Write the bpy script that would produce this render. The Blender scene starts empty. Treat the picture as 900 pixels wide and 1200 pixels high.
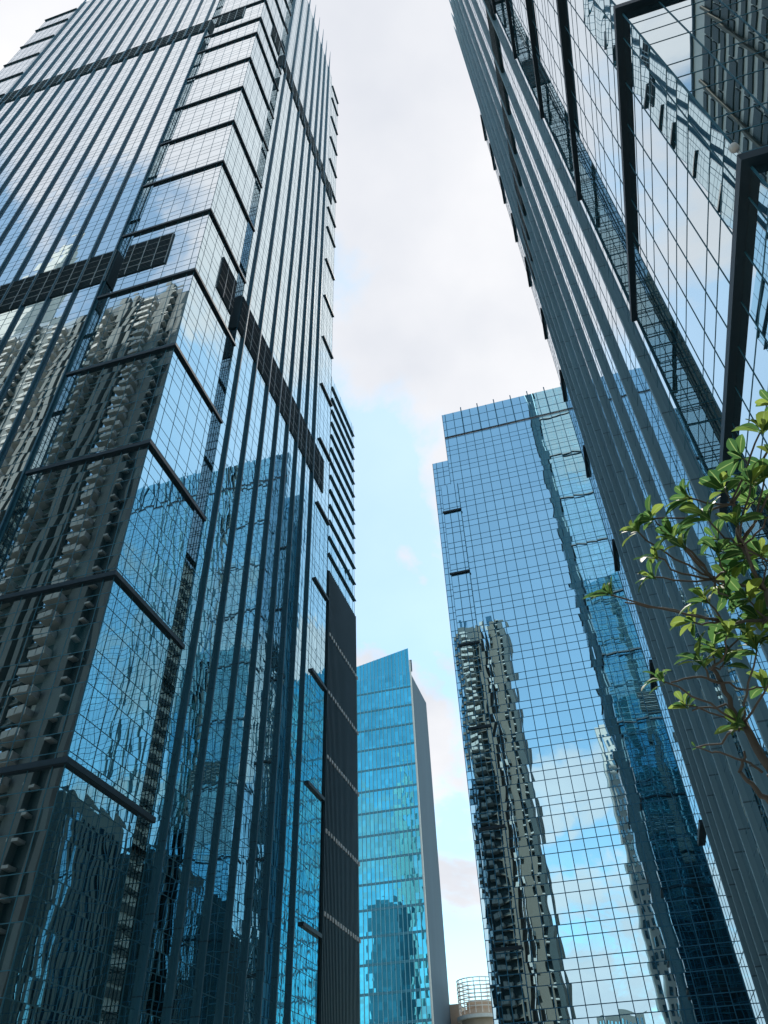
import bpy, math, random
from mathutils import Vector, Matrix, noise as mnoise
random.seed(7)
S = bpy.context.scene
COL = S.collection
R = math.radians

# ------------------------------------------------------------------ camera
F_PX, HEAD, PITCH, ROLL = 881.03, R(14.5245), R(42.2983), R(-2.55177)
fw = Vector((-math.sin(HEAD)*math.cos(PITCH), math.cos(HEAD)*math.cos(PITCH), math.sin(PITCH)))
rt = fw.cross(Vector((0, 0, 1))).normalized()
up = rt.cross(fw)
r2 = math.cos(ROLL)*rt + math.sin(ROLL)*up
u2 = -math.sin(ROLL)*rt + math.cos(ROLL)*up
cam = bpy.data.cameras.new('camera')
camo = bpy.data.objects.new('camera', cam); COL.objects.link(camo)
m = Matrix((r2, u2, -fw)).transposed().to_4x4()
camo.matrix_world = m
cam.sensor_fit = 'VERTICAL'; cam.sensor_height = 36.0; cam.sensor_width = 27.0
cam.lens = F_PX/1200*36.0
cam.clip_start = 0.05; cam.clip_end = 8000
S.camera = camo

# ------------------------------------------------------------------ sky and sun
SUN_EL, SUN_AZ = 60.0, 1.0          # azimuth measured from +Y towards +X
W = bpy.data.worlds.new("World"); S.world = W; W.use_nodes = True
nt = W.node_tree; nt.nodes.clear(); N = nt.nodes; Lk = nt.links
def nd(t, **k):
    n = N.new(t)
    for a, b in k.items(): setattr(n, a, b)
    return n
def mth(op, a, b=None, c=None, clamp=False):
    n = N.new('ShaderNodeMath'); n.operation = op; n.use_clamp = clamp
    for i, v in enumerate((a, b, c)):
        if v is None: continue
        if isinstance(v, (int, float)): n.inputs[i].default_value = v
        else: Lk.new(v, n.inputs[i])
    return n.outputs[0]
sky = nd('ShaderNodeTexSky', sky_type='NISHITA', sun_disc=False)
sky.sun_elevation = R(SUN_EL); sky.sun_rotation = R(SUN_AZ)
sky.air_density = 1.0; sky.dust_density = 0.1; sky.ozone_density = 2.0
bg1 = nd('ShaderNodeBackground'); bg1.inputs[1].default_value = 0.085
tn = nd('ShaderNodeMix', data_type='RGBA', blend_type='MULTIPLY'); tn.inputs[0].default_value = 1
tn.inputs[7].default_value = (1.12, 1.36, 1.14, 1)      # the photograph's cyan cast of the blue sky
Lk.new(sky.outputs[0], tn.inputs[6]); Lk.new(tn.outputs[2], bg1.inputs[0])
tc = nd('ShaderNodeTexCoord'); sp = nd('ShaderNodeSeparateXYZ'); Lk.new(tc.outputs['Generated'], sp.inputs[0])
zc = mth('MAXIMUM', sp.outputs[2], 0.0)
den = mth('ADD', zc, 0.35)
cx = nd('ShaderNodeCombineXYZ'); Lk.new(mth('DIVIDE', sp.outputs[0], den), cx.inputs[0]); Lk.new(mth('DIVIDE', sp.outputs[1], den), cx.inputs[1])
n1 = nd('ShaderNodeTexNoise'); n1.inputs['Scale'].default_value = 2.6; n1.inputs['Detail'].default_value = 9; n1.inputs['Roughness'].default_value = 0.56; n1.inputs['Distortion'].default_value = 0.25
Lk.new(cx.outputs[0], n1.inputs['Vector'])
def blob(x, y, z, inner, outer, amp):
    """more (or less) cloud around one direction of the sky"""
    v = Vector((x, y, z)).normalized()
    d = nd('ShaderNodeVectorMath', operation='DOT_PRODUCT'); Lk.new(tc.outputs['Generated'], d.inputs[0]); d.inputs[1].default_value = v
    mr = nd('ShaderNodeMapRange', interpolation_type='SMOOTHSTEP'); Lk.new(d.outputs['Value'], mr.inputs[0])
    mr.inputs[1].default_value = math.cos(R(outer)); mr.inputs[2].default_value = math.cos(R(inner)); mr.inputs[3].default_value = 0; mr.inputs[4].default_value = amp
    return mr.outputs[0]
cov = mth('MULTIPLY_ADD', n1.outputs[0], 2.6, -0.80)
for b in [(0.05, 1, 1.75, 4, 30, 0.22),        # bright overcast side, towards the sun
          (0.0, 0.25, 1, 8, 45, 0.30),      # thick cloud overhead
          (-0.22, 1, 0.5, 3, 16, 0.22),      # cloud bank ahead
          (-0.15, 1, 0.12, 3, 18, 0.06),     # cloud bank low ahead
          (0.05, -1, 0.85, 8, 28, -0.27),       # clear blue patch behind
          (0.02, -1, 0.16, 4, 22, 0.22),       # low cloud behind
          (-0.9, -0.5, 2.3, 5, 26, 0.28),
          (-0.66, -0.72, 1.6, 1, 9, -0.22),
          (0.54, 0.84, 1.30, 5, 17, -0.34), (0.55, 0.84, 0.85, 2, 9, 0.28), (0.5, 0.8, 2.4, 5, 22, 0.2),
          (-0.5, 0.85, 1.2, 5, 20, -0.25),
          (-0.08, 1, 0.85, 4, 17, -0.22), (-0.05, 1, 1.4, 3, 12, 0.10),
          (-0.15, 1, 0.22, 2, 9, -0.2)]:
    cov = mth('ADD', cov, blob(*b))
mr = nd('ShaderNodeMapRange', interpolation_type='SMOOTHSTEP'); Lk.new(cov, mr.inputs[0])
mr.inputs[1].default_value = 0.44; mr.inputs[2].default_value = 0.76
n2 = nd('ShaderNodeTexNoise'); n2.inputs['Scale'].default_value = 2.2; n2.inputs['Detail'].default_value = 6; Lk.new(cx.outputs[0], n2.inputs['Vector'])
cr = nd('ShaderNodeValToRGB'); Lk.new(n2.outputs[0], cr.inputs[0])
cr.color_ramp.elements[0].position = 0.35; cr.color_ramp.elements[0].color = (0.74, 0.77, 0.84, 1)
cr.color_ramp.elements[1].position = 0.62; cr.color_ramp.elements[1].color = (1.0, 1.0, 1.02, 1)
bg2 = nd('ShaderNodeBackground'); bg2.inputs[1].default_value = 0.375; Lk.new(cr.outputs[0], bg2.inputs[0])
veil = mth('MAXIMUM', mr.outputs[0], mth('ADD', blob(-0.1, 1, 1.0, 8, 34, 0.24), 0.16))
mx = nd('ShaderNodeMixShader'); Lk.new(veil, mx.inputs[0]); Lk.new(bg1.outputs[0], mx.inputs[1]); Lk.new(bg2.outputs[0], mx.inputs[2])
ow = nd('ShaderNodeOutputWorld'); Lk.new(mx.outputs[0], ow.inputs[0])

sl = bpy.data.lights.new('sun', 'SUN'); sl.energy = 2.2; sl.angle = R(0.6); sl.color = (1, 0.95, 0.87)
so = bpy.data.objects.new('sun', sl); COL.objects.link(so)
sd = Vector((math.sin(R(SUN_AZ))*math.cos(R(SUN_EL)), math.cos(R(SUN_AZ))*math.cos(R(SUN_EL)), math.sin(R(SUN_EL))))
so.rotation_euler = sd.to_track_quat('Z', 'Y').to_euler()
S.view_settings.view_transform = 'Standard'; S.view_settings.look = 'None'
S.view_settings.exposure = 1.45; S.view_settings.gamma = 1; S.view_settings.use_curve_mapping = False
S.cycles.max_bounces = 8; S.cycles.glossy_bounces = 6; S.cycles.caustics_reflective = False; S.cycles.caustics_refractive = False
S.cycles.use_denoising = True

# ------------------------------------------------------------------ helpers
class MB:
    def __init__(s): s.v = []; s.f = []; s.uv = []
    def quad(s, a, b, c, d):
        i = len(s.v); s.v += [a, b, c, d]; s.f.append((i, i+1, i+2, i+3)); s.uv += [(0, 0), (1, 0), (1, 1), (0, 1)]
    def box(s, x0, x1, y0, y1, z0, z1):
        if x0 > x1: x0, x1 = x1, x0
        if y0 > y1: y0, y1 = y1, y0
        i = len(s.v)
        s.v += [(x0, y0, z0), (x1, y0, z0), (x1, y1, z0), (x0, y1, z0), (x0, y0, z1), (x1, y0, z1), (x1, y1, z1), (x0, y1, z1)]
        for q in ((0, 3, 2, 1), (4, 5, 6, 7), (0, 1, 5, 4), (1, 2, 6, 5), (2, 3, 7, 6), (3, 0, 4, 7)):
            s.f.append(tuple(i+k for k in q)); s.uv += [(0, 0), (1, 0), (1, 1), (0, 1)]
    def poly(s, pts, vec):
        """prism: closed outline pts extruded by vec"""
        i = len(s.v); n = len(pts); s.v += [tuple(p) for p in pts] + [tuple(Vector(p)+Vector(vec)) for p in pts]
        s.f.append(tuple(range(i, i+n))); s.uv += [(0, 0)]*n
        s.f.append(tuple(range(i+2*n-1, i+n-1, -1))); s.uv += [(0, 0)]*n
        for k in range(n):
            s.f.append((i+k, i+n+k, i+n+(k+1) % n, i+(k+1) % n)); s.uv += [(0, 0)]*4
    def tube(s, pts, rads, sides=7, caps=True):
        base = len(s.v)
        for k, p in enumerate(pts):
            p = Vector(p)
            t = (Vector(pts[min(k+1, len(pts)-1)]) - Vector(pts[max(k-1, 0)])).normalized()
            a = t.cross(Vector((0.3, 0.2, 1))).normalized(); b = t.cross(a)
            for j in range(sides):
                an = 2*math.pi*j/sides
                s.v.append(tuple(p + rads[k]*(math.cos(an)*a + math.sin(an)*b)))
        for k in range(len(pts)-1):
            for j in range(sides):
                a0 = base+k*sides+j; a1 = base+k*sides+(j+1) % sides
                s.f.append((a0, a1, a1+sides, a0+sides)); s.uv += [(0, 0)]*4
        if caps:
            s.f.append(tuple(base+j for j in range(sides))[::-1]); s.uv += [(0, 0)]*sides
            e = base+(len(pts)-1)*sides
            s.f.append(tuple(e+j for j in range(sides))); s.uv += [(0, 0)]*sides
    def build(s, name, mat, parent=None, smooth=False, fix=False):
        me = bpy.data.meshes.new(name); me.from_pydata(s.v, [], s.f)
        ul = me.uv_layers.new(name='UVMap')
        ul.data.foreach_set('uv', [c for q in s.uv for c in q])
        me.materials.append(mat)
        if smooth: me.polygons.foreach_set('use_smooth', [True]*len(me.polygons))
        me.update()
        o = bpy.data.objects.new(name, me); COL.objects.link(o)
        if parent:
            o.parent = parent
            o.matrix_parent_inverse = Matrix.Translation(parent.location).inverted()
        return o
def thing(name, label, cat, loc=(0, 0, 0), group=None):
    o = bpy.data.objects.new(name, None); COL.objects.link(o); o.location = loc
    o['label'] = label; o['category'] = cat
    if group: o['group'] = group
    return o

# ------------------------------------------------------------------ materials
class Mat:
    def __init__(s, name):
        s.m = bpy.data.materials.new(name); s.m.use_nodes = True; s.t = s.m.node_tree; s.t.nodes.clear()
    def n(s, t, ins=None, **k):
        n = s.t.nodes.new(t)
        for a, b in k.items(): setattr(n, a, b)
        for a, b in (ins or {}).items():
            if isinstance(b, bpy.types.NodeSocket): s.t.links.new(b, n.inputs[a])
            else: n.inputs[a].default_value = b
        return n
    def math(s, op, a, b=0.0, c=0.0): return s.n('ShaderNodeMath', {0: a, 1: b, 2: c}, operation=op).outputs[0]
    def vec(s, op, a, b=None, scale=None):
        ins = {0: a}
        if b is not None: ins[1] = b
        if scale is not None: ins['Scale'] = scale
        return s.n('ShaderNodeVectorMath', ins, operation=op).outputs[0]
    def out(s, sh): s.t.links.new(sh, s.n('ShaderNodeOutputMaterial').inputs[0]); return s.m

def glass(name, tint, base, body, tilt, wave, wscale, pillow=0.004, mottle=0.10):
    """coated curtain-wall glass: panes each a little out of plane and bowed, so what they mirror breaks and ripples"""
    M = Mat(name)
    g = M.n('ShaderNodeNewGeometry'); uv = M.n('ShaderNodeUVMap')
    wn = M.n('ShaderNodeTexWhiteNoise', {'W': M.math('MULTIPLY', g.outputs['Random Per Island'], 917.0)}, noise_dimensions='1D')
    t = M.vec('SCALE', M.vec('SUBTRACT', wn.outputs['Color'], (0.5, 0.5, 0.5)), scale=tilt)
    ps = M.vec('MULTIPLY', g.outputs['Position'], wscale)
    ps = M.vec('ADD', ps, M.vec('SCALE', wn.outputs['Color'], scale=1.2))
    no = M.n('ShaderNodeTexNoise', {'Vector': ps, 'Scale': 1.0, 'Detail': 1.5, 'Roughness': 0.5})
    w = M.vec('SCALE', M.vec('SUBTRACT', no.outputs['Color'], (0.5, 0.5, 0.5)), scale=wave)
    su = M.n('ShaderNodeSeparateXYZ', {0: uv.outputs[0]})
    ta = M.vec('CROSS_PRODUCT', (0, 0, 1), g.outputs['Normal'])
    pu = M.vec('SCALE', ta, scale=M.math('MULTIPLY', M.math('SUBTRACT', su.outputs[0], 0.5), pillow))
    pv = M.vec('SCALE', (0, 0, 1), scale=M.math('MULTIPLY', M.math('SUBTRACT', su.outputs[1], 0.5), pillow*0.7))
    nn = M.vec('ADD', g.outputs['Normal'], t); nn = M.vec('ADD', nn, w); nn = M.vec('ADD', nn, pu); nn = M.vec('ADD', nn, pv)
    nn = M.vec('NORMALIZE', nn)
    lw = M.n('ShaderNodeLayerWeight', {'Blend': 0.5})
    fr = M.math('POWER', lw.outputs['Facing'], 2.6)
    fac = M.math('MULTIPLY_ADD', fr, 1-base, base)
    # tone varies per pane; high mottle paints in dark blocks for reflections and blinds
    colmix = M.n('ShaderNodeMix', {0: fr, 6: (*tint, 1), 7: (0.95, 0.975, 1.0, 1)}, data_type='RGBA')
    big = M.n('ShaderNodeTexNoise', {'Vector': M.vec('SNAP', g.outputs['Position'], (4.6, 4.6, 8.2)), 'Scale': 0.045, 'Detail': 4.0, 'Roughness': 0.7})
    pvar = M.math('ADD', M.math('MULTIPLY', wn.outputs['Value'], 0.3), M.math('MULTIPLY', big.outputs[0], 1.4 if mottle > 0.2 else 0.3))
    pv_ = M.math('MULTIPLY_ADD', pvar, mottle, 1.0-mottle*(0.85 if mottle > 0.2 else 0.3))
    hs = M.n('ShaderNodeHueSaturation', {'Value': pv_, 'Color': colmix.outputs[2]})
    gl = M.n('ShaderNodeBsdfGlossy', {'Color': hs.outputs[0], 'Roughness': 0.0, 'Normal': nn})
    bn = M.n('ShaderNodeTexNoise', {'Vector': g.outputs['Position'], 'Scale': 0.35, 'Detail': 3.0})
    bc = M.n('ShaderNodeMix', {0: bn.outputs[0], 6: (*[c*0.6 for c in body], 1), 7: (*[c*1.4 for c in body], 1)}, data_type='RGBA')
    bl = M.math('MULTIPLY_ADD', M.math('GREATER_THAN', wn.outputs['Value'], 0.9), 1.6, 1.0)
    di = M.n('ShaderNodeBsdfDiffuse', {'Color': M.vec('SCALE', bc.outputs[2], scale=bl)})
    mx = M.n('ShaderNodeMixShader', {0: fac, 1: di.outputs[0], 2: gl.outputs[0]})
    return M.out(mx.outputs[0])

def plain(name, col, rough=0.5, metal=0.0, var=0.15, scale=0.6, bump=0.0, streak=False, joint=False):
    M = Mat(name)
    g = M.n('ShaderNodeNewGeometry')
    p = M.vec('MULTIPLY', g.outputs['Position'], (scale, scale, scale*(0.12 if streak else 1)))
    no = M.n('ShaderNodeTexNoise', {'Vector': p, 'Scale': 1.0, 'Detail': 6.0, 'Roughness': 0.6})
    f = M.math('MULTIPLY_ADD', no.outputs[0], var*2, 1-var)
    if joint:
        sz = M.n('ShaderNodeSeparateXYZ', {0: g.outputs['Position']})
        fz = M.math('FRACT', M.math('DIVIDE', M.math('ADD', sz.outputs[2], 100.0), 4.177))
        f = M.math('MULTIPLY', f, M.math('MULTIPLY_ADD', M.math('GREATER_THAN', fz, 0.018), 0.55, 0.45))
        fl_ = M.n('ShaderNodeTexWhiteNoise', {'W': M.math('FLOOR', M.math('DIVIDE', M.math('ADD', sz.outputs[2], 100.0), 4.177))}, noise_dimensions='1D')
        f = M.math('MULTIPLY', f, M.math('MULTIPLY_ADD', fl_.outputs['Value'], 0.16, 0.92))
    hs = M.n('ShaderNodeHueSaturation', {'Value': f, 'Color': (*col, 1)})
    b = M.n('ShaderNodeBsdfPrincipled', {'Base Color': hs.outputs[0], 'Roughness': rough, 'Metallic': metal})
    if bump:
        bp = M.n('ShaderNodeBump', {'Height': no.outputs[0], 'Strength': bump}); M.t.links.new(bp.outputs[0], b.inputs['Normal'])
    return M.out(b.outputs[0])

G_LEFT = glass('tower_glass_grey', (0.86, 0.93, 0.96), 0.82, (0.03, 0.11, 0.13), 0.002, 0.024, (0.20, 0.20, 0.14), 0.004)
G_LEFT2 = glass('tower_glass_blue', (0.72, 0.93, 0.95), 0.76, (0.02, 0.08, 0.10), 0.004, 0.024, (0.45, 0.45, 0.25), 0.008)
G_RIGHT = glass('near_tower_glass', (0.68, 0.82, 0.87), 0.70, (0.02, 0.08, 0.10), 0.0018, 0.006, (0.35, 0.35, 0.3), 0.004)
G_SLOT = glass('slot_glass', (0.84, 0.93, 0.95), 0.78, (0.08, 0.18, 0.21), 0.001, 0.004, (0.5, 0.5, 0.4), 0.002)
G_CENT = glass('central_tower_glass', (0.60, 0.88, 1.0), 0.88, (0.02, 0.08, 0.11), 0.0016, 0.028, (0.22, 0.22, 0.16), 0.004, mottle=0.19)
G_CYAN = glass('cyan_tower_glass', (0.14, 0.66, 0.84), 0.74, (0.01, 0.18, 0.28), 0.02, 0.02, (0.3, 0.3, 0.2), 0.004, mottle=0.75)
M_LINE = plain('mullion_metal', (0.045, 0.21, 0.30), 0.6, 0.0)
M_LINE_C = plain('central_mullion_metal', (0.05, 0.27, 0.45), 0.6, 0.0)
M_PALE = plain('pale_mullion', (0.45, 0.55, 0.6), 0.5)
M_LEDGE = plain('ledge_metal', (0.012, 0.045, 0.072), 0.5, 0.0, 0.2)
M_FIN = plain('fin_metal', (0.20, 0.37, 0.45), 0.5, 0.15, 0.3, 0.35, streak=True, joint=True)
M_FINL = plain('navy_fin_metal', (0.035, 0.165, 0.25), 0.5, 0.1, 0.2, 0.3, joint=True)
M_LOUV = plain('louvre_metal', (0.022, 0.065, 0.085), 0.5, 0.2)
M_SCR = plain('screen_metal', (0.035, 0.085, 0.11), 0.5, 0.1)
M_PARA = plain('balcony_render', (0.52, 0.54, 0.53), 0.7, 0, 0.2, 0.4)
M_CONC = plain('grey_concrete', (0.085, 0.14, 0.19), 0.8, 0, 0.2, 0.12, streak=True)
M_RES = plain('apartment_render', (0.17, 0.20, 0.205), 0.85, 0, 0.18, 0.25, streak=True)
M_RES2 = plain('apartment_brown_render', (0.17, 0.165, 0.145), 0.85, 0, 0.18, 0.25, streak=True)
M_WHITE = plain('white_paint', (0.74, 0.73, 0.7), 0.6, 0, 0.1)
M_DARK = plain('dark_recess', (0.045, 0.075, 0.085), 0.6)
M_WIN = glass('window_glass', (0.5, 0.7, 0.8), 0.55, (0.01, 0.04, 0.06), 0.02, 0.01, (0.5, 0.5, 0.5), 0.01)
M_BEIGE = plain('beige_stone', (0.45, 0.36, 0.29), 0.85, 0, 0.15)

GZ = -1.6       # street level; the camera is the origin, 1.6 m above it
ROWS = [0.45, 1.6, 2.65, 4.63, 5.78, 6.83, 8.80, 9.95, 11.0]
PER = 12.53
def rows(z0, z1, L0, offs=ROWS):
    out = []; k = math.floor((z0-L0)/PER)-1
    while L0+k*PER < z1:
        out += [L0+k*PER+o for o in offs if z0+0.12 < L0+k*PER+o < z1-0.12]; k += 1
    return out
def spread(a, b, first, step):
    out = []; x = a+first
    while x < b-0.2: out.append(x); x += step
    return out

def facade(parent, axis, c, sgn, a0, a1, z0, z1, cols, rws, gmat, lmat=M_LINE, w=0.048, out=0.015, wv=None, name='glass_facade'):
    """glass wall in the plane (axis 'x': along x at y=c; axis 'y': along y at x=c), outward direction sgn; panes in one mesh, mullions in another"""
    P = (lambda a, z, d=0: (a, c+sgn*d, z)) if axis == 'x' else (lambda a, z, d=0: (c+sgn*d, a, z))
    A = sorted(set([a0, *[q for q in cols if a0+0.05 < q < a1-0.05], a1])); Z = [z0, *rws, z1]
    gb = MB()
    flip = (axis == 'x') == (sgn > 0)
    for i in range(len(A)-1):
        for j in range(len(Z)-1):
            q = [P(A[i], Z[j]), P(A[i+1], Z[j]), P(A[i+1], Z[j+1]), P(A[i], Z[j+1])]
            if flip: q = q[::-1]
            gb.quad(*q)
    gb.build(name, gmat, parent)
    lb = MB(); wv = wv or w
    def bar(aa, ab, za, zb, d):
        p, q = P(aa, za, -0.01), P(ab, zb, d); lb.box(p[0], q[0], p[1], q[1], za, zb)
    for a in A[1:-1]: bar(a-wv/2, a+wv/2, z0, z1, out)
    bar(a0, a0+wv*0.6, z0, z1, out+0.006); bar(a1-wv*0.6, a1, z0, z1, out+0.006)
    for z in rws: bar(a0+0.002, a1-0.002, z-w/2, z+w/2, out-0.005)
    lb.build('mullion_grid', lmat, parent)

def panel(parent, axis, c, sgn, a0, a1, z0, z1, th, mat, name):
    b = MB()
    if axis == 'x': b.box(a0, a1, c, c+sgn*th, z0, z1)
    else: b.box(c, c+sgn*th, a0, a1, z0, z1)
    return b.build(name, mat, parent)

def louvre(parent, axis, c, sgn, a0, a1, z0, z1, cols):
    b = MB(); g = MB()
    def bx(m_, aa, ab, za, zb, d0, d1):
        if axis == 'x': m_.box(aa, ab, c+sgn*d0, c+sgn*d1, za, zb)
        else: m_.box(c+sgn*d0, c+sgn*d1, aa, ab, za, zb)
    bx(b, a0, a1, z0, z1, 0.01, 0.10)
    z = z0+0.15
    while z < z1-0.1: bx(b, a0+0.01, a1-0.01, z, z+0.05, 0.09, 0.17); z += 0.3
    o = b.build('louvre_band', M_LOUV, parent)
    for q in [q for q in cols if a0 < q < a1]: bx(g, q-0.035, q+0.035, z0, z1, 0.08, 0.19)
    n = 5
    for k in range(1, n): zz = z0+(z1-z0)*k/n; bx(g, a0+0.02, a1-0.02, zz-0.02, zz+0.02, 0.08, 0.183)
    g.build('louvre_trim', M_PALE, o)

def corner_ledge(parent, x, y, sx, sy, lx, ly, z, th=0.34, p=0.25):
    """L-shaped ledge round the corner (x,y); outward signs sx, sy; lengths along each face"""
    b = MB()
    ox, oy = x+sx*p, y+sy*p
    pts = [(ox, oy, z-th), (ox-sx*(lx+p), oy, z-th), (ox-sx*(lx+p), y-sy*0.03, z-th), (x-sx*0.03, y-sy*0.03, z-th),
           (x-sx*0.03, oy-sy*(ly+p), z-th), (ox, oy-sy*(ly+p), z-th)]
    b.poly(pts, (0, 0, th)); b.build('ledge', M_LEDGE, parent)

def fin(parent, axis, c, sgn, a, z0, z1, p, th, mat, point=0.0):
    """vertical fin at position a; its top is cut to a point that leans outwards"""
    b = MB()
    if axis == 'x':
        pts = [(a, c-sgn*0.02, z0), (a, c+sgn*p, z0), (a, c+sgn*p, z1+point), (a, c-sgn*0.02, z1)]; v = (th, 0, 0)
    else:
        pts = [(c-sgn*0.02, a, z0), (c+sgn*p, a, z0), (c+sgn*p, a, z1+point), (c-sgn*0.02, a, z1)]; v = (0, th, 0)
    b.poly(pts, v)
    b.build('fin', mat, parent)

# ================================================================== SETTING
def sheet(name, x0, x1, y0, y1, z0, z1, mat):
    b = MB(); b.box(x0, x1, y0, y1, z0, z1); o = b.build(name, mat); o['kind'] = 'structure'; return o
M_ASPH = plain('asphalt', (0.05, 0.052, 0.055), 0.9, 0, 0.25, 1.5)
M_PAVE = plain('paving_stone', (0.25, 0.24, 0.22), 0.9, 0, 0.2, 1.0)
M_EARTH = plain('city_ground', (0.10, 0.11, 0.09), 0.95, 0, 0.3, 0.05)
sheet('ground', -3500, 3500, -3500, 3500, GZ-1.0, GZ-0.15, M_EARTH)
sheet('road', -19, -4, -300, 88, GZ-0.14, GZ-0.12, M_ASPH)
sheet('pavement', -4, 60, -60, 88, GZ-0.14, GZ, M_PAVE)
sheet('pavement', -120, -19, -10, 88, GZ-0.14, GZ, M_PAVE)
sheet('road', -110, -19.2, -29, -10.2, GZ-0.146, GZ-0.126, M_ASPH)

# ================================================================== LEFT TOWER
LX, LY = -26.6, 32.56            # near glass corner
L0 = 5.4
LXF, LYF = -90.4, 72.05         # far corners
TOPB, TOPF = 222.0, 226.0
tl = thing('glass_tower', 'tall left glass tower with dark corner ledges and close vertical fins, mirroring balconies', 'tower', ((LX+LXF)/2, (LY+LYF)/2, GZ))
ledL = [L0+PER*k for k in range(0, 12)] + [151.6, 162.9, 175.3, 187.7, 200.2, 212.8, 221.4]
rz = rows(GZ, TOPB, L0); rzf = rows(GZ, TOPF, L0)
SL = -35.8; SLf = -37.2          # slot on the left face
SRa, SRb = 40.1, 41.8            # slot on the street face
colsL = spread(0, 70, 0.76, 1.52)
cl_bay = [LX-q for q in colsL]
# near corner bay
facade(tl, 'x', LY, -1, SL, LX, GZ, TOPB, sorted(cl_bay), rz, G_LEFT)
facade(tl, 'y', LX, 1, LY, SRa, GZ, TOPB, [LY+q for q in colsL], rz, G_LEFT2)
# slots: side walls and back walls
facade(tl, 'y', SLf, 1, LY, LY+1.7, GZ, TOPF, [LY+0.85], rzf, G_SLOT)
facade(tl, 'y', SL, -1, LY, LY+1.7, GZ, TOPB, [LY+0.85], rz, G_SLOT)
facade(tl, 'x', LY+1.7, -1, SLf, SL, GZ, TOPB, [], rz, G_SLOT)
facade(tl, 'x', SRb, -1, LX-1.7, LX, GZ, TOPF, [LX-0.85], rzf, G_SLOT)
facade(tl, 'x', SRa, 1, LX-1.7, LX, GZ, TOPB, [LX-0.85], rz, G_SLOT)
facade(tl, 'y', LX-1.7, 1, SRa, SRb, GZ, TOPB, [], rz, G_SLOT)
# finned sections
finsL = [-37.3-3.24*k for k in range(14)]
cLm = sorted([f-1.62 for f in finsL]+[f for f in finsL])
FLE = -81.6
facade(tl, 'x', LY, -1, FLE, SLf, GZ, TOPF, cLm, rzf, G_LEFT)
finsR = [43.2, 46.7, 50.2, 53.5, 56.6, 59.6, 62.4, 65.3]
FRE = 66.9
facade(tl, 'y', LX, 1, SRb, FRE, GZ, TOPF, sorted(finsR+[(a+b)/2 for a, b in zip(finsR, finsR[1:])]), rzf, G_LEFT2)
# far bays
facade(tl, 'x', LY, -1, LXF, FLE, GZ, TOPB, spread(LXF, FLE, 0.8, 1.52), rz, G_LEFT)
facade(tl, 'y', LX, 1, FRE, LYF, GZ, TOPB, spread(FRE, LYF, 0.8, 1.52), rz, G_LEFT2)
# hidden sides and roof
facade(tl, 'x', LYF, 1, LXF, LX, GZ, TOPB, spread(LXF, LX, 1, 3.04), rz[::3], G_LEFT)
facade(tl, 'y', LXF, -1, LY, LYF, GZ, TOPB, spread(LY, LYF, 1, 3.04), rz[::3], G_LEFT)
rb = MB(); rb.box(LXF+0.1, LX-0.1, LY+0.1, LYF-0.1, TOPB-0.6, TOPB-0.1); rb.box(FLE+0.1, SLf-0.1, LY+0.1, LYF-0.2, TOPB-0.08, TOPF-0.1); rb.box(LX-8, LX-0.1, SRb+0.1, FRE-0.1, TOPB-0.09, TOPF-0.13)
rb.build('roof', M_DARK, tl)
for z in ledL:
    corner_ledge(tl, LX, LY, 1, -1, (LX-SLf)-0.02, (SRb-LY)-0.02, z)
    corner_ledge(tl, LXF, LY, -1, -1, FLE-LXF-0.05, 6.0, z)
    corner_ledge(tl, LX, LYF, 1, 1, 8.0, LYF-FRE-0.7, z)
B1, B2 = (71.3, 77.6), (156.3, 162.3)
for za, zb in (B1, B2):
    louvre(tl, 'x', LY, -1, FLE, SLf-0.01, za, zb, cLm)
    louvre(tl, 'y', LX, 1, SRb+0.01, FRE, za, zb, finsR+[(a+b)/2 for a, b in zip(finsR, finsR[1:])])
    louvre(tl, 'x', LY, -1, SL, -30.4, za, zb, cl_bay)
    louvre(tl, 'y', LX, 1, 36.6, SRa, za, zb, [LY+q for q in colsL])
    louvre(tl, 'y', LX, 1, FRE+0.02, 69.6, za, zb, [67.7, 69.2])
    panel(tl, 'y', SLf, 1, LY, LY+1.6, za, zb, 0.12, M_LOUV, 'louvre_band')
    panel(tl, 'x', SRb, -1, LX-1.6, LX, za, zb, 0.12, M_LOUV, 'louvre_band')
for f in finsL: fin(tl, 'x', LY, -1, f-0.2, GZ, B2[0]+0.5, 0.28, 0.17, M_FINL)
for f in finsL: fin(tl, 'x', LY, -1, f-1.1-0.2, B2[0]+0.4, TOPF, 0.28, 0.17, M_FINL, 13)
for f in finsR: fin(tl, 'y', LX, 1, f, GZ, B2[0]+0.5, 0.28, 0.17, M_FINL)
for f in finsR: fin(tl, 'y', LX, 1, f-0.9, B2[0]+0.4, TOPF, 0.28, 0.17, M_FINL, 13)

# ================================================================== SCREENED WING beyond the left tower
WY0, WY1, WTOP, WMID = 72.6, 84.1, 101.0, 60.3
tw = thing('screened_block', 'lower block behind the left tower, pale with blades above a dark ribbed screen', 'building', (-34, (WY0+WY1)/2, GZ))
facade(tw, 'y', -26.75, 1, WY0, WY1, WMID, WTOP, spread(WY0, WY1, 1.6, 3.0), [WMID+q*2.93 for q in range(1, 14)], G_LEFT2)
b = MB(); b.box(-60, -26.78, WY0, WY1-0.02, GZ, WTOP-0.02); b.build('core', M_CONC, tw)
k = 0; z = 98.4
while z > 61:
    b = MB(); b.box(-26.72, -26.5, WY0+0.1, WY1+0.12, z-0.065, z+0.065); b.build('sun_blade', M_FINL, tw); z -= 2.93
b = MB(); b.box(-26.77, -26.6, WY0, WY1, GZ, WMID)
y = WY0+0.1
while y < WY1-0.1: b.box(-26.62, -26.42, y, y+0.13, GZ, WMID-0.05); y += 0.42
b.build('ribbed_screen', M_SCR, tw)
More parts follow.
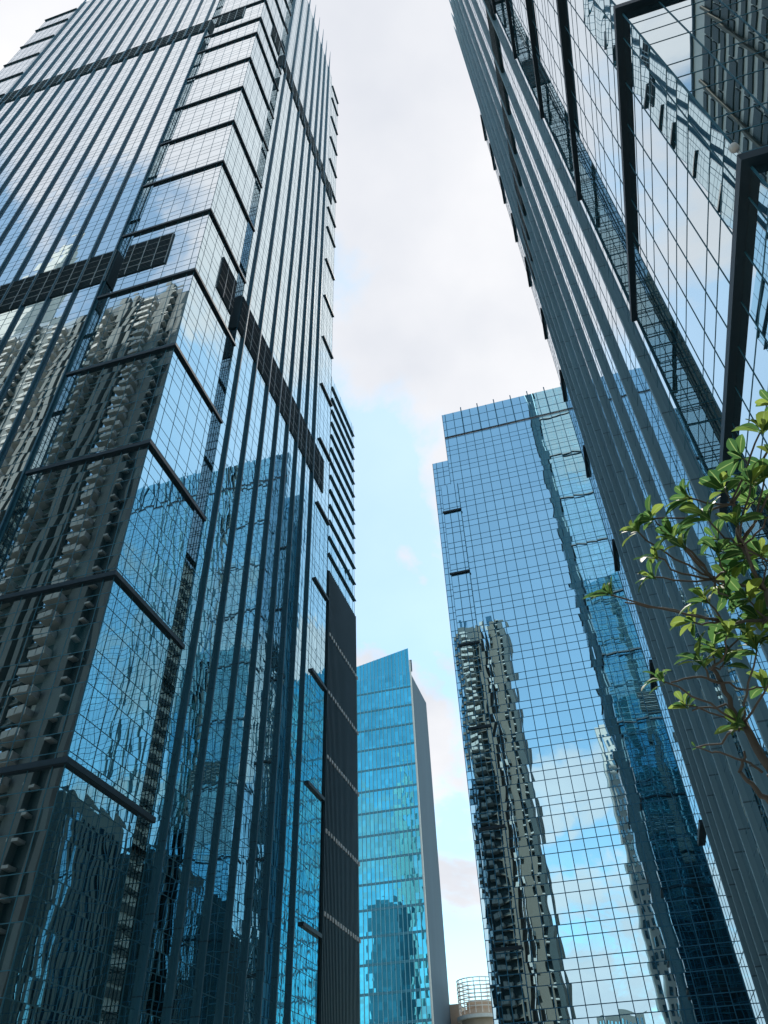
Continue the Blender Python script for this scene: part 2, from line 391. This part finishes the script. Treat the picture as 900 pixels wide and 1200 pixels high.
M_LAMPW = plain('white_vent_cap', (0.85, 0.88, 0.88), 0.5)
for z in (50.7, 42.9, 35.2, 27.4, 19.8, 12.1, 4.4):
    y = WY0+0.35
    while y < WY1-0.2:
        if z > 15: b = MB(); b.box(-26.5, -26.36, y, y+0.34, z-0.2, z+0.2); b.build('vent_cap', M_LAMPW, tw)
        y += 0.78

# ================================================================== RIGHT TOWER
RX, RY = 6.86, 10.08
R0 = 18.27-PER
RYF, RXF = 60.5, 60.0
RTB, RTF = 148.0, 184.0
tr = thing('glass_tower', 'near glass tower at the right edge behind the tree, with heavy dark ledges', 'tower', ((RX+RXF)/2, (RY+RYF)/2, GZ))
rr = rows(GZ, RTF, R0); rrb = rows(GZ, RTB, R0)
RS0, RS1 = 19.05, 23.25
cS = [RY+q for q in [0.78, 2.3, 3.85, 5.4, 6.95, 8.5]]
facade(tr, 'y', RX, -1, RY, RS0, GZ, RTF, cS, rr, G_RIGHT, w=0.05, wv=0.035)
facade(tr, 'x', RY, -1, RX, 16.3, GZ, RTF, [8.11+1.5*k for k in range(6)], rr, G_RIGHT, w=0.045)
facade(tr, 'x', RY, -1, 18, RXF, GZ, RTF, spread(18, RXF, 1.5, 3.0), rr, G_RIGHT)
facade(tr, 'x', RS1, -1, RX, RX+2.6, GZ, RTF, [RX+1.3], rr, G_SLOT, w=0.06)
facade(tr, 'x', RS0, 1, RX, RX+2.6, GZ, RTF, [RX+1.3], rr, G_SLOT, w=0.06)
facade(tr, 'y', RX+2.6, -1, RS0, RS1, GZ, RTF, [RS0+2.15], rr, G_SLOT, w=0.06)
facade(tr, 'y', 16.3, 1, RY, RY+1.7, GZ, RTF, [], rr, G_SLOT)
facade(tr, 'y', 18, -1, RY, RY+1.7, GZ, RTF, [], rr, G_SLOT)
facade(tr, 'x', RY+1.7, -1, 16.3, 18, GZ, RTF, [], rr, G_SLOT)
RFE = 55.3
finsRT = [24.6, 29.4, 33.6, 37.8, 41.5, 45.1, 48.2, 51.1, 53.7]
edges = [RS1] + finsRT + [RFE]          
gb = MB(); lb = MB()
zs = [GZ] + rr + [RTF]
for ya, yb in zip(edges, edges[1:]):
    sl = 0.0; ym = (ya+yb)/2; xa, xm, xb = RX, RX-sl*(ym-ya), RX-sl*(yb-ya)
    for (p, xp), (q, xq) in (((ya, xa), (ym, xm)), ((ym, xm), (yb, xb))):
        for z0_, z1_ in zip(zs, zs[1:]): gb.quad((xq, q, z0_), (xp, p, z0_), (xp, p, z1_), (xq, q, z1_))
    lb.box(xm-0.015, xm+0.02, ym-0.02, ym+0.02, GZ, RTF)
    for z in rr:
        lb.poly([(xa-.008, ya+.01, z-.022), (xb-.008, yb-.01, z-.022), (xb+.03, yb-.01, z-.022), (xa+.03, ya+.01, z-.022)], (0, 0, .044))
gb.build('glass_facade', G_RIGHT, tr); lb.build('mullion_grid', M_LINE, tr)
facade(tr, 'y', RX, -1, RFE, RYF, GZ, RTB, spread(RFE, RYF, 0.8, 1.52), rrb, G_RIGHT)
# back face, mirrored in the central tower
facade(tr, 'x', RYF, 1, RX, 16.3, GZ, RTB, spread(RX, 16.3, 0.78, 1.52), rrb, G_RIGHT, w=0.09)
facade(tr, 'x', RYF, 1, 18, RXF, GZ, RTB, spread(18, RXF, 1.5, 3.0), rrb[::2], G_RIGHT)
facade(tr, 'y', RXF, 1, RY, RYF, GZ, RTB, spread(RY, RYF, 1.5, 3.0), rrb[::3], G_RIGHT)
panel(tr, 'x', RYF-1.7, 1, 16.3, 18, GZ, RTB, 0.1, M_DARK, 'slot_wall')
facade(tr, 'x', RFE, 1, RX, RX+30, RTB, RTF, [], [], G_RIGHT)
b = MB(); b.box(RX+2.7, RXF-0.1, RY+1.8, RFE-0.1, RTF-0.6, RTF-0.1); b.box(RX+0.1, RXF-0.1, RFE+0.1, RYF-0.1, RTB-0.6, RTB-0.1); b.build('roof', M_DARK, tr)
k = 0
while R0+PER*k < RTF-1:
    z = R0+PER*k
    b = MB(); p = 0.24; th = 0.30
    pts = [(RX-p, RY-p, z-th), (RX-p, RS1-0.02, z-th), (RX+0.03, RS1-0.02, z-th), (RX+0.03, RY+0.03, z-th), (18-0.02, RY+0.03, z-th), (18-0.02, RY-p, z-th)]
    b.poly(pts, (0, 0, th)); b.build('ledge', M_LEDGE, tr)
    if z < RTB: corner_ledge(tr, RX, RYF, -1, 1, 10.9, 4.4, z, th=0.3)
    k += 1
louvre(tr, 'y', RX, -1, RS1+0.02, RFE, 83.6, 91.0, [])
louvre(tr, 'y', RX, -1, RY+5.0, RS0, 83.6, 91.0, cS)
panel(tr, 'x', RS1, -1, RX, RX+2.5, 83.6, 91.0, 0.12, M_LOUV, 'louvre_band')
louvre(tr, 'x', RYF, 1, RX+4, 16.3, 56.6, 60.6, [])
for f in finsRT: fin(tr, 'y', RX, -1, f, GZ, RTF, 0.28, 0.22, M_FIN, 4)
for k in range(6): fin(tr, 'x', RYF, 1, 19+3.3*k, GZ, RTB, 0.5, 0.25, M_FIN)

# small camera on the corner of the ledge
sc_ = thing('security_camera', 'small white camera clipped to the near tower corner just above its lowest ledge', 'security camera', (RX-0.1, RY-0.1, 18.3))
b = MB(); b.tube([(RX-0.02, RY-0.02, 18.75), (RX-0.16, RY-0.2, 18.8), (RX-0.2, RY-0.26, 18.7)], [0.03, 0.03, 0.03], 8)
b.tube([(RX-0.02, RY-0.02, 18.3), (RX-0.02, RY-0.02, 18.9)], [0.035, 0.035], 8); b.build('bracket', M_LAMPW, sc_, smooth=True)
b = MB(); b.tube([(RX-0.2, RY-0.26, 18.72), (RX-0.2, RY-0.26, 18.66), (RX-0.2, RY-0.26, 18.56), (RX-0.2, RY-0.26, 18.48), (RX-0.2, RY-0.26, 18.45)], [0.05, 0.11, 0.12, 0.08, 0.02], 14); b.build('camera_dome', M_LAMPW, sc_, smooth=True)

# ================================================================== CENTRAL TOWER
CY = 90.4
tcn = thing('glass_tower', 'flat blue mirror glass tower standing straight ahead, square grid of panes and stepped left shoulder', 'tower', (12, CY+15, GZ))
C0 = 81.75-PER*6
cx0, cx1 = -11.65, 42.0
ctop, ccrown = 105.6, 99.2
cc = [-6.53+1.52*k for k in range(-3, 33)]
crow = rows(GZ, ccrown, C0)
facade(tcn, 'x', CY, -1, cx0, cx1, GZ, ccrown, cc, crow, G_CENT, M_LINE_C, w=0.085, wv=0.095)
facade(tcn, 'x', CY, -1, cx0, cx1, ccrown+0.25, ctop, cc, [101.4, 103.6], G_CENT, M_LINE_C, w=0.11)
cs = MB()
cs.box(cx0, cx1, CY-0.14, CY-0.01, ccrown, ccrown+0.25); cs.build('crown_line', M_LEDGE, tcn)
k = 0; x = -8.05
while x < cx1:
    b = MB(); b.box(x-0.09, x+0.09, CY-0.22, CY-0.08, ccrown+0.1, ctop+0.75); b.build('crown_post', M_LINE_C, tcn); x += 3.04
# left shoulder: set a little forward, with two short ledges
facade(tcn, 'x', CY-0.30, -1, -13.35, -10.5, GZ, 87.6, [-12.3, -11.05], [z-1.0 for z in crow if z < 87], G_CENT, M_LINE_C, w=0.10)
panel(tcn, 'y', -13.35, 1, CY-0.28, CY+1.1, GZ, 87.6, 0.02, M_LINE_C, 'shoulder_return')
panel(tcn, 'y', -10.5, -1, CY-0.28, CY-0.002, GZ, 87.6, 0.02, M_LINE_C, 'shoulder_return')
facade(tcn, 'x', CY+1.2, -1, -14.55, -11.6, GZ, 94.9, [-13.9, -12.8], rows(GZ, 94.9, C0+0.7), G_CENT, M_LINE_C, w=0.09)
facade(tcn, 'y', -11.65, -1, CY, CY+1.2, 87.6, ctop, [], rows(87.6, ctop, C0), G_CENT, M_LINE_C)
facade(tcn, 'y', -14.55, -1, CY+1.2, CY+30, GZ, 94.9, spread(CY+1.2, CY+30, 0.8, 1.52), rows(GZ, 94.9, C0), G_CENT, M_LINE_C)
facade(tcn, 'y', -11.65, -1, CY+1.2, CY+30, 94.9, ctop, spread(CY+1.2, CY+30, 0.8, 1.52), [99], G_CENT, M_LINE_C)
for z in (81.75, 69.2, 56.7, 44.2, 31.6, 19.1):
    b = MB(); b.box(-13.5, -10.4, CY-0.55, CY-0.31, z-0.3, z); b.build('ledge', M_LEDGE, tcn)
b = MB(); b.box(-14.5, cx1-0.1, CY+1.4, CY+29.9, 94.2, 94.7); b.box(-11.5, cx1-0.1, CY+0.1, CY+29.9, 98.2, 98.9); b.build('roof', M_DARK, tcn)
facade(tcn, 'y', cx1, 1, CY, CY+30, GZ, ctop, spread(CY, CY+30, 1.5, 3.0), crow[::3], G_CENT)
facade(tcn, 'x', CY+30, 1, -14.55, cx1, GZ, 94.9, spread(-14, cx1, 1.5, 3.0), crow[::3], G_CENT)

# ================================================================== CYAN TOWER
KY = 270.0
tk = thing('glass_tower', 'distant turquoise glass tower with slanted top and grey concrete flank', 'tower', (-75, KY+15, GZ))
def zt(x): return 168.2+(x+85.1)*(172.8-168.2)/(85.1-62.1)
b = MB(); xs = [-96+1.55*k for k in range(23)]
zr = [GZ+8.2*k for k in range(0, 20)]
zz = []
for a in zr: zz += [a, a+2.0, a+4.1, a+6.2]
zz = [q for q in zz if q < 161] + [161.5]
for i in range(len(xs)-1):
    for j in range(len(zz)-1):
        b.quad((xs[i], KY, zz[j]), (xs[i+1], KY, zz[j]), (xs[i+1], KY, zz[j+1]), (xs[i], KY, zz[j+1]))
b.build('glass_facade', G_CYAN, tk)
xe = xs[-1]
b = MB()
for j in range(0, len(zz)-1, 2): b.quad((xe, KY, zz[j]), (xe, KY+1.5, zz[j]), (xe, KY+1.5, zz[j+1]), (xe, KY, zz[j+1]))
b.build('glass_return', G_CYAN, tk)
b = MB(); x = -96
while x < -62.2:
    x2 = min(x+1.55, -62.1)
    b.quad((x, KY-0.02, 161.5), (x2, KY-0.02, 161.5), (x2, KY-0.02, zt(x2)), (x, KY-0.02, zt(x))); x = x2
b.build('slanted_crown', G_CYAN, tk)
b = MB(); b.quad((-62.1, KY+0.4, 161.5), (-60.9, KY+0.4, 161.5), (-60.9, KY+0.4, 167.2), (-62.1, KY+0.4, 167.2)); b.box(-95.9, -61.4, KY+0.5, KY+26, GZ, 160); b.build('core', M_CONC, tk)
M_KLIGHT = plain('pale_blue_spandrel', (0.06, 0.28, 0.40), 0.25, 0.0, 0.25)
M_KLINE = plain('pale_fin', (0.28, 0.55, 0.66), 0.4)
b = MB()
for x in xs: b.box(x-0.08, x+0.08, KY-0.25, KY-0.03, GZ, min(zt(x), zt(-62.1)) if x < -62.2 else 166.5)
b.build('vertical_blades', M_KLINE, tk)
b = MB()
for z in zr[1:]: b.box(-96, xe, KY-0.08, KY-0.01, z, z+0.8)
b.build('spandrel_bands', M_KLIGHT, tk)
b = MB(); b.box(xe+0.02, xe+0.5, KY-0.4, KY+0.6, GZ, 166.5); b.build('edge_trim', M_WHITE, tk)
tk2 = MB(); tk2.box(xe-1.2, xe, KY+1.6, KY+20.5, GZ, 151.5); tk2.box(xe-3, xe-0.6, KY+20.52, KY+31, GZ, 149.0); tk2.build('concrete_flank', M_CONC, tk)
b = MB(); b.box(xe+0.0, xe+0.18, KY+20.6, KY+21.6, GZ, 149.5); b.build('flank_rib', M_DARK, tk)

# ================================================================== ROUND LATTICE CROWN
RCX, RCY, RCR = -50.6, 292.0, 6.8
tg = thing('round_building', 'small beige round building topped by white lattice rings, low beside the blue tower', 'building', (RCX, RCY, GZ))
b = MB()
def ring(b, r0, r1, z0, z1, n=48, cx=RCX, cy=RCY):
    for k in range(n):
        a, c = 2*math.pi*k/n, 2*math.pi*(k+1)/n
        P = [(cx+r*math.cos(t), cy+r*math.sin(t)) for r, t in ((r0, a), (r1, a), (r1, c), (r0, c))]
        b.poly([(*P[0], z0), (*P[1], z0), (*P[2], z0), (*P[3], z0)], (0, 0, z1-z0))
for k in range(8):
    rg = MB(); ring(rg, RCR-0.25, RCR+(0.15 if k else 0.05), 44.8+k*1.13, 44.8+k*1.13+0.24); rg.build('lattice_ring', M_WHITE, tg)
b = MB()
for k in range(20):
    a = 2*math.pi*k/20; x, y = RCX+RCR*math.cos(a), RCY+RCR*math.sin(a); b.box(x-0.1, x+0.1, y-0.1, y+0.1, 43, 52.8)
b.build('lattice_posts', M_WHITE, tg)
b = MB(); ring(b, 0.1, 6.1, GZ, 44.1); ring(b, 0.1, 4.2, 44.12, 46.8); b.build('drum', M_BEIGE, tg)
b = MB(); ring(b, 6.0, 7.6, 41.6, 42.6); b.build('rim', M_WHITE, tg)
b = MB(); b.box(-66, -58, 296, 310, GZ, 47.5); b.build('side_block', M_BEIGE, tg)

# ================================================================== BUILDINGS BEHIND THE CAMERA (seen in the mirror glass)
def apartments(name, label, x0, x1, yf, depth, h, wall, fl=3.3, seed=1, shift=0):
    """residential slab facing +y: piers, balcony stacks and window strips per floor"""
    random.seed(seed)
    t = thing(name, label, 'apartment block', ((x0+x1)/2, yf-depth/2, GZ), 'apartment towers mirrored in the glass')
    w = MB(); w.box(x0, x1, yf-depth, yf-2.2, GZ, h)
    dk = MB(); wn = MB(); nf = int((h-GZ)/fl)
    pat = [('wall', 1.2), ('stub', 2.7), ('pier', 1.9), ('wall', 1.3), ('balc', 3.6), ('win', 2.1), ('pier', 1.1), ('dark', 1.5), ('pier', 1.7), ('rec', 2.2), ('balc', 3.6), ('dark', 1.0), ('win', 1.8), ('pier', 1.2), ('dark', 1.2), ('pier', 1.4), ('win', 1.6), ('wall', 1.0), ('balc', 3.6), ('pier', 1.6)]
    x = x1; i = shift
    while x > x0+0.5:
        kd, wd = pat[i % len(pat)]; i += 1
        xa = max(x0, x-wd)
        if kd in ('wall', 'pier'): w.box(xa, x, yf-2.2, yf-(0 if kd == 'pier' else .4), GZ, h - (0 if kd == 'pier' else 3))
        elif kd == 'stub':
            s = MB(); dk.box(xa, x, yf-2.2, yf-1.5, GZ, h)
            for k in range(nf): s.box(xa, xa+1.0, yf-1.5, yf+0.2, GZ+k*fl+2.5, GZ+k*fl+2.9)
            s.build('balcony_column', M_PARA, t)
        elif kd == 'win':
            w.box(xa, x, yf-2.2, yf-0.9, GZ, h)
            for k in range(nf):
                z = GZ+k*fl
                wn.quad((x-.15, yf-0.88, z+.9), (xa+.15, yf-0.88, z+.9), (xa+.15, yf-0.88, z+fl-.3), (x-.15, yf-0.88, z+fl-.3))
                w.box(xa, x, yf-0.9, yf-0.45, z+fl-.28, z+fl+.05)
        elif kd == 'dark': dk.box(xa, x, yf-2.2, yf-1.9, GZ, h)
        elif kd == 'rec':
            dk.box(xa, x, yf-2.2, yf-1.9, GZ, h)
            for k in range(nf): w.box(xa, x, yf-1.9, yf-0.6, GZ+k*fl, GZ+k*fl+.3)
        elif kd == 'balc':
            s = MB(); dk.box(xa, x, yf-2.2, yf-1.9, GZ, h)
            for k in range(nf):
                z = GZ+k*fl
                s.box(xa+.2, x-.2, yf-1.9, yf+1.3, z, z+.22)
                s.box(xa+.25, (x+xa)/2-.08, yf+1.15, yf+1.35, z-.05, z+1.2); s.box((x+xa)/2+.08, x-.25, yf+1.15, yf+1.35, z-.05, z+1.2)
                if random.random() < .35: dk.box(xa+.5, xa+1.3, yf-.2, yf+.5, z+.23, z+random.uniform(.9, 1.9))
                if random.random() < .3: s.box(x-1.3, x-.5, yf-1.0, yf-.9, z+.3, z+2.6)
                s.box(xa+.21, xa+.33, yf-1.85, yf+1.14, z+.23, z+1.15); s.box(x-.33, x-.21, yf-1.85, yf+1.14, z+.23, z+1.15)
            s.build('balcony_column', M_PARA, t)
        x = xa
    w.build('wall', wall, t); dk.build('recess', M_DARK, t); wn.build('window_strip', M_WIN, t)
    c = MB(); c.box(x0+3, x1-6, yf-depth+2, yf-3, h+0.01, h+5); c.build('plant_room', M_WIN, t)
    return t
apartments('apartment_tower', 'broad grey apartment tower with white balconies, mirrored across the left tower', -124, -66.1, -15, 18, 163, M_RES, seed=3)
apartments('apartment_tower', 'dark apartment tower with light balconies mirrored at the left edge of the blue tower', -35.0, -24.9, -40, 16, 146, M_RES2, seed=5, shift=8)
apartments('apartment_tower', 'slim beige apartment tower mirrored beside the dark one in the blue tower', -23.3, -16.9, -40, 16, 147, M_RES2, seed=6, shift=1)
t = thing('spire_tower', 'stepped pale concrete spire mirrored high on the left tower', 'tower', (-143, -38, GZ))
b = MB()
for k, (w_, z0, z1) in enumerate([(11, GZ, 226), (9, 226, 236), (7.2, 236, 245), (5.4, 245, 253), (3.8, 253, 260), (2.2, 260, 266), (0.5, 266, 274)]):
    b.box(-139-w_, -139+0.01*k, -38-w_/2, -38+w_/2, z0+0.01, z1)
b.build('shaft', M_PARA, t)
# banded office block along the street, behind on the right
t = thing('banded_office', 'pale office block with dark ribbon windows mirrored in the near tower, top right', 'office building', (56, -79, GZ))
bx0, bt = 42.0, 137.8
b = MB(); b.box(bx0, 70, -162, 4, GZ, bt); b.build('wall', M_WHITE, t)
b = MB(); z = bt-7.6; k = 0
random.seed(11)
while z > 6:
    y = -161.0
    while y < 2.5:
        w_ = random.choice([2.8, 5.6, 8.4]); y1 = min(y+w_, 3.2)
        b.box(bx0-0.03, bx0-0.26, y, y1-0.35, z - (1.2 if random.random() < .3 else 0), z+1.7); y = y1
    z -= 3.7
b.build('ribbon_window', M_DARK, t)
b = MB(); y = -158
while y < 3: b.box(bx0-0.3, bx0-0.7, y, y+0.5, GZ, bt-5); y += 11
b.build('pier', M_RES2, t)
b = MB(); b.box(bx0-0.02, bx0-0.4, -162, 4, bt-0.6, bt); b.build('parapet', M_CONC, t)
# far skyline behind and to the sides
def block(label, x0, x1, y0, y1, h, wall, fl=3.8, face='y+', strips=False):
    t = thing('office_block', label, 'office building', ((x0+x1)/2, (y0+y1)/2, GZ), 'far blocks mirrored in the glass')
    b = MB(); b.box(x0, x1, y0, y1, GZ, h); b.build('wall', wall, t)
    if strips:
        b = MB(); u = y0+0.6; k = 0
        while u < y1-1: b.box(x0-0.02, x0-0.14, u, u+(0.5, 1.2, 0.7)[k % 3], 2, h-3); u += (1.5, 2.6, 1.9)[k % 3]; k += 1
        b.build('window_strip', M_WIN, t); return
    b = MB(); z = 3.0
    while z < h-4:
        u = (x0 if face in ('y+', 'y-') else y0)+0.8; ue = (x1 if face in ('y+', 'y-') else y1)-1.2
        while u < ue:
            if face == 'y+': b.box(u, u+1.0, y1+0.02, y1+0.12, z, z+2.2)
            elif face == 'y-': b.box(u, u+1.0, y0-0.02, y0-0.12, z, z+2.2)
            else: b.box(x0-0.02, x0-0.12, u, u+1.0, z, z+2.2)
            u += 1.9
        z += fl
    b.build('window_grid', M_WIN, t)
block('white mid-rise block mirrored low in the blue tower', 5.5, 13.5, -62, -44, 104, M_WHITE)
block('low pale block mirrored low in the blue tower, left of the white one', -14, 2, -150, -120, 42, M_RES)
block('squat grey block far behind, mirrored low on the left tower', -66, -44, -60, -40, 60, M_RES)
block('pale block standing behind the near tower, mirrored low in the left tower', 24, 40, 66, 84, 48, M_WHITE, face='x-', strips=True)

block('dark gridded block hidden behind the left tower, mirrored in the turquoise tower', -113, -99, 140, 165, 104, M_CONC, face='x-')
block('lower dark block hidden behind the left tower, mirrored low in the turquoise tower', -125, -111, 150, 170, 52, M_CONC, face='x-')

# ================================================================== FRANGIPANI TREE
def P(px, py, d):
    """point d metres from the camera in the direction of photo pixel (px,py)"""
    v = fw*F_PX + r2*(px-450) + u2*(600-py)
    return v.normalized()*d
M_BARK = plain('frangipani_bark', (0.085, 0.08, 0.07), 0.85, 0, 0.35, 22, 0.4)
Lm = Mat('frangipani_leaf')
g = Lm.n('ShaderNodeNewGeometry'); uv = Lm.n('ShaderNodeUVMap')
wn = Lm.n('ShaderNodeTexWhiteNoise', {'W': Lm.math('MULTIPLY', g.outputs['Random Per Island'], 517.0)}, noise_dimensions='1D')
rmp = Lm.n('ShaderNodeValToRGB', {0: wn.outputs['Value']})
e = rmp.color_ramp.elements; e[0].position = 0; e[0].color = (0.018, 0.06, 0.02, 1); e[1].position = 0.6; e[1].color = (0.04, 0.105, 0.026, 1)
q = e.new(0.93); q.color = (0.13, 0.19, 0.03, 1); q = e.new(1.0); q.color = (0.12, 0.18, 0.03, 1)
su = Lm.n('ShaderNodeSeparateXYZ', {0: uv.outputs[0]})
rib = Lm.math('SMOOTH_MIN', Lm.math('MULTIPLY', Lm.math('ABSOLUTE', Lm.math('SUBTRACT', su.outputs[0], 0.5)), 14.0), 1.0, 0.2)
lc = Lm.n('ShaderNodeMix', {0: rib, 6: (0.16, 0.24, 0.08, 1), 7: rmp.outputs[0]}, data_type='RGBA')
pb = Lm.n('ShaderNodeBsdfPrincipled', {'Base Color': lc.outputs[2], 'Roughness': 0.55, 'Specular IOR Level': 0.12})
tb = Lm.n('ShaderNodeBsdfTranslucent', {'Color': Lm.n('ShaderNodeHueSaturation', {'Value': 2.6, 'Saturation': 0.95, 'Hue': 0.492, 'Color': lc.outputs[2]}).outputs[0]})
M_LEAF = Lm.out(Lm.n('ShaderNodeMixShader', {0: 0.42, 1: pb.outputs[0], 2: tb.outputs[0]}).outputs[0])

def leaf(b, o, d, side, L, w, droop):
    """one blade: folded along its rib, arched, with a pointed tip; its own island"""
    d = d.normalized(); n = side.cross(d).normalized()
    prof = [(0.0, 0.10), (0.12, 0.16), (0.3, 0.62), (0.5, 0.95), (0.68, 1.0), (0.84, 0.72), (0.95, 0.34), (1.0, 0.02)]
    i = len(b.v)
    for t_, ww in prof:
        c = o + d*(L*t_) + n*(0.10*L*math.sin(t_*2.4)) + Vector((0, 0, -droop*L*t_*t_))
        for s_ in (-1, 0, 1): b.v.append(tuple(c + side*(s_*w*0.5*ww) + n*(abs(s_)*w*0.16*ww)))
    for k in range(len(prof)-1):
        for s_ in (0, 1):
            a = i+k*3+s_; b.f.append((a, a+1, a+4, a+3))
            t0, t1 = prof[k][0], prof[k+1][0]; b.uv += [(s_*.5, t0), (s_*.5+.5, t0), (s_*.5+.5, t1), (s_*.5, t1)]
tree = thing('frangipani_tree', 'leafy green frangipani with bare forked branches reaching in at the lower right', 'tree', (2.9, 3.0, GZ))
random.seed(21)
lv = MB(); br = MB()
D = 4.1
joint = P(905, 905, D-.1)
def limb(pts, r0, r1, sub=4):
    out = []; 
    for k in range(len(pts)-1):
        for j in range(sub):
            t_ = j/sub; p = pts[k].lerp(pts[k+1], t_); out.append(p + Vector([random.uniform(-1, 1)*0.009 for _ in range(3)]))
    out.append(pts[-1]); n = len(out)
    br.tube(out, [0.66*(r0+(r1-r0)*k/(n-1)) for k in range(n)], 8)
J1 = P(872, 848, D); J2 = P(845, 800, D); J3 = P(862, 792, D-.1); J4 = P(905, 724, D-.2); J5 = P(868, 640, D)
base = Vector((2.9, 3.0, GZ-0.1))
limb([base, Vector((2.75, 3.02, 0.2)), P(960, 1010, D-.1), joint], 0.085, 0.045, 5)
limb([joint, J1], 0.034, 0.026); limb([J1, P(862, 838, D), J2, P(832, 783, D)], 0.024, 0.014)
limb([joint, P(925, 840, D-.2), P(915, 780, D-.2), J4], 0.034, 0.022)
limb([J4, P(895, 690, D-.1), J5, P(858, 590, D), P(893, 540, D)], 0.018, 0.009)
limb([P(960, 1010, D-.1), P(915, 950, D), P(885, 925, D), P(868, 905, D)], 0.03, 0.012)
clus = [(764,608,.9),(807,583,1),(745,620,.9),(768,652,.9),(764,676,.8),(716,697,1),(828,606,1.1),(849,573,1.1),(870,537,1.1),(893,502,1.1),(884,588,1.1),
        (840,632,1.0),(893,648,1.0),(853,676,1),(828,704,1),(812,728,.9),(876,702,1),(822,777,1.1),(776,798,.9),(803,826,.7),(850,776,1),(887,762,1.1),
        (816,876,.5),(866,852,.9),(897,806,1.1),(853,743,1),(890,725,1),(842,652,1),(862,612,1),(880,566,1),(800,640,.8),(788,628,.9),(836,760,1.1),(870,745,.9),
        (905,600,1.2),(912,540,1.2),(915,660,1.2),(915,760,1.1),(896,560,1.1),(872,655,1.1),(905,475,1.0),(893,690,1.0),(855,700,.9)]
hubs = [J5, J4, J2, J1, P(858, 590, D), P(832, 783, D), P(895, 690, D-.1), P(893, 540, D), P(845, 728, D), P(837, 679, D)]
limb([P(905, 726, D-.2), P(845, 729, D), P(790, 716, D), P(732, 706, D)], 0.013, 0.006)
limb([P(893, 690, D-.1), P(837, 679, D), P(812, 648, D), P(785, 627, D), P(768, 610, D)], 0.012, 0.006)
limb([J1, P(850, 826, D), P(811, 833, D)], 0.011, 0.006)
limb([P(893, 905, D), P(872, 890, D), P(838, 882, D), P(818, 876, D)], 0.010, 0.005)
limb([J2, P(820, 792, D), P(786, 800, D)], 0.010, 0.006)
limb([P(868, 905, D), P(872, 880, D)], 0.012, 0.008)
stub = P(868, 905, D)
for (x, y, s) in clus:
    dd = D+random.uniform(-.3, .3); c = P(x, y, dd)
    h = min(hubs, key=lambda q: (q-c).length + (0.6 if q.z > c.z else 0))
    if (h-c).length > 0.06:
        mid = h.lerp(c, 0.5) + Vector((random.uniform(-.03, .03), random.uniform(-.03, .03), -0.03))
        limb([h, mid, c], 0.009, 0.006, 3)
    ax = ((c-h).normalized()*0.6 + Vector((random.uniform(-.3, .3), random.uniform(-.3, .3), 0.7))).normalized()
    n = random.randint(9, 13) if s > .6 else 3
    a1 = ax.cross(Vector((1, .3, .1))).normalized(); a2 = ax.cross(a1)
    ph = random.uniform(0, 6.3)
    for k in range(n):
        an = ph + k*2.4; rad = a1*math.cos(an)+a2*math.sin(an)
        el = random.uniform(0.05, 0.95) if k < n-2 else 1.6
        d_ = (rad + ax*el).normalized(); sd_ = d_.cross(ax+Vector((.01, .02, 0))).normalized()
        sd_ = (sd_ + ax*random.uniform(-.35, .35)).normalized(); sd_ = (sd_ - d_*sd_.dot(d_)).normalized()
        Lf = random.uniform(0.085, 0.155)*s*(0.7 if k >= n-2 else 1)
        leaf(lv, c+ax*random.uniform(-.03, .02), d_, sd_, Lf, Lf*random.uniform(.34, .43), random.uniform(0.0, .35))
lv.build('crown', M_LEAF, tree, smooth=True)
br.build('trunk', M_BARK, tree, smooth=True)
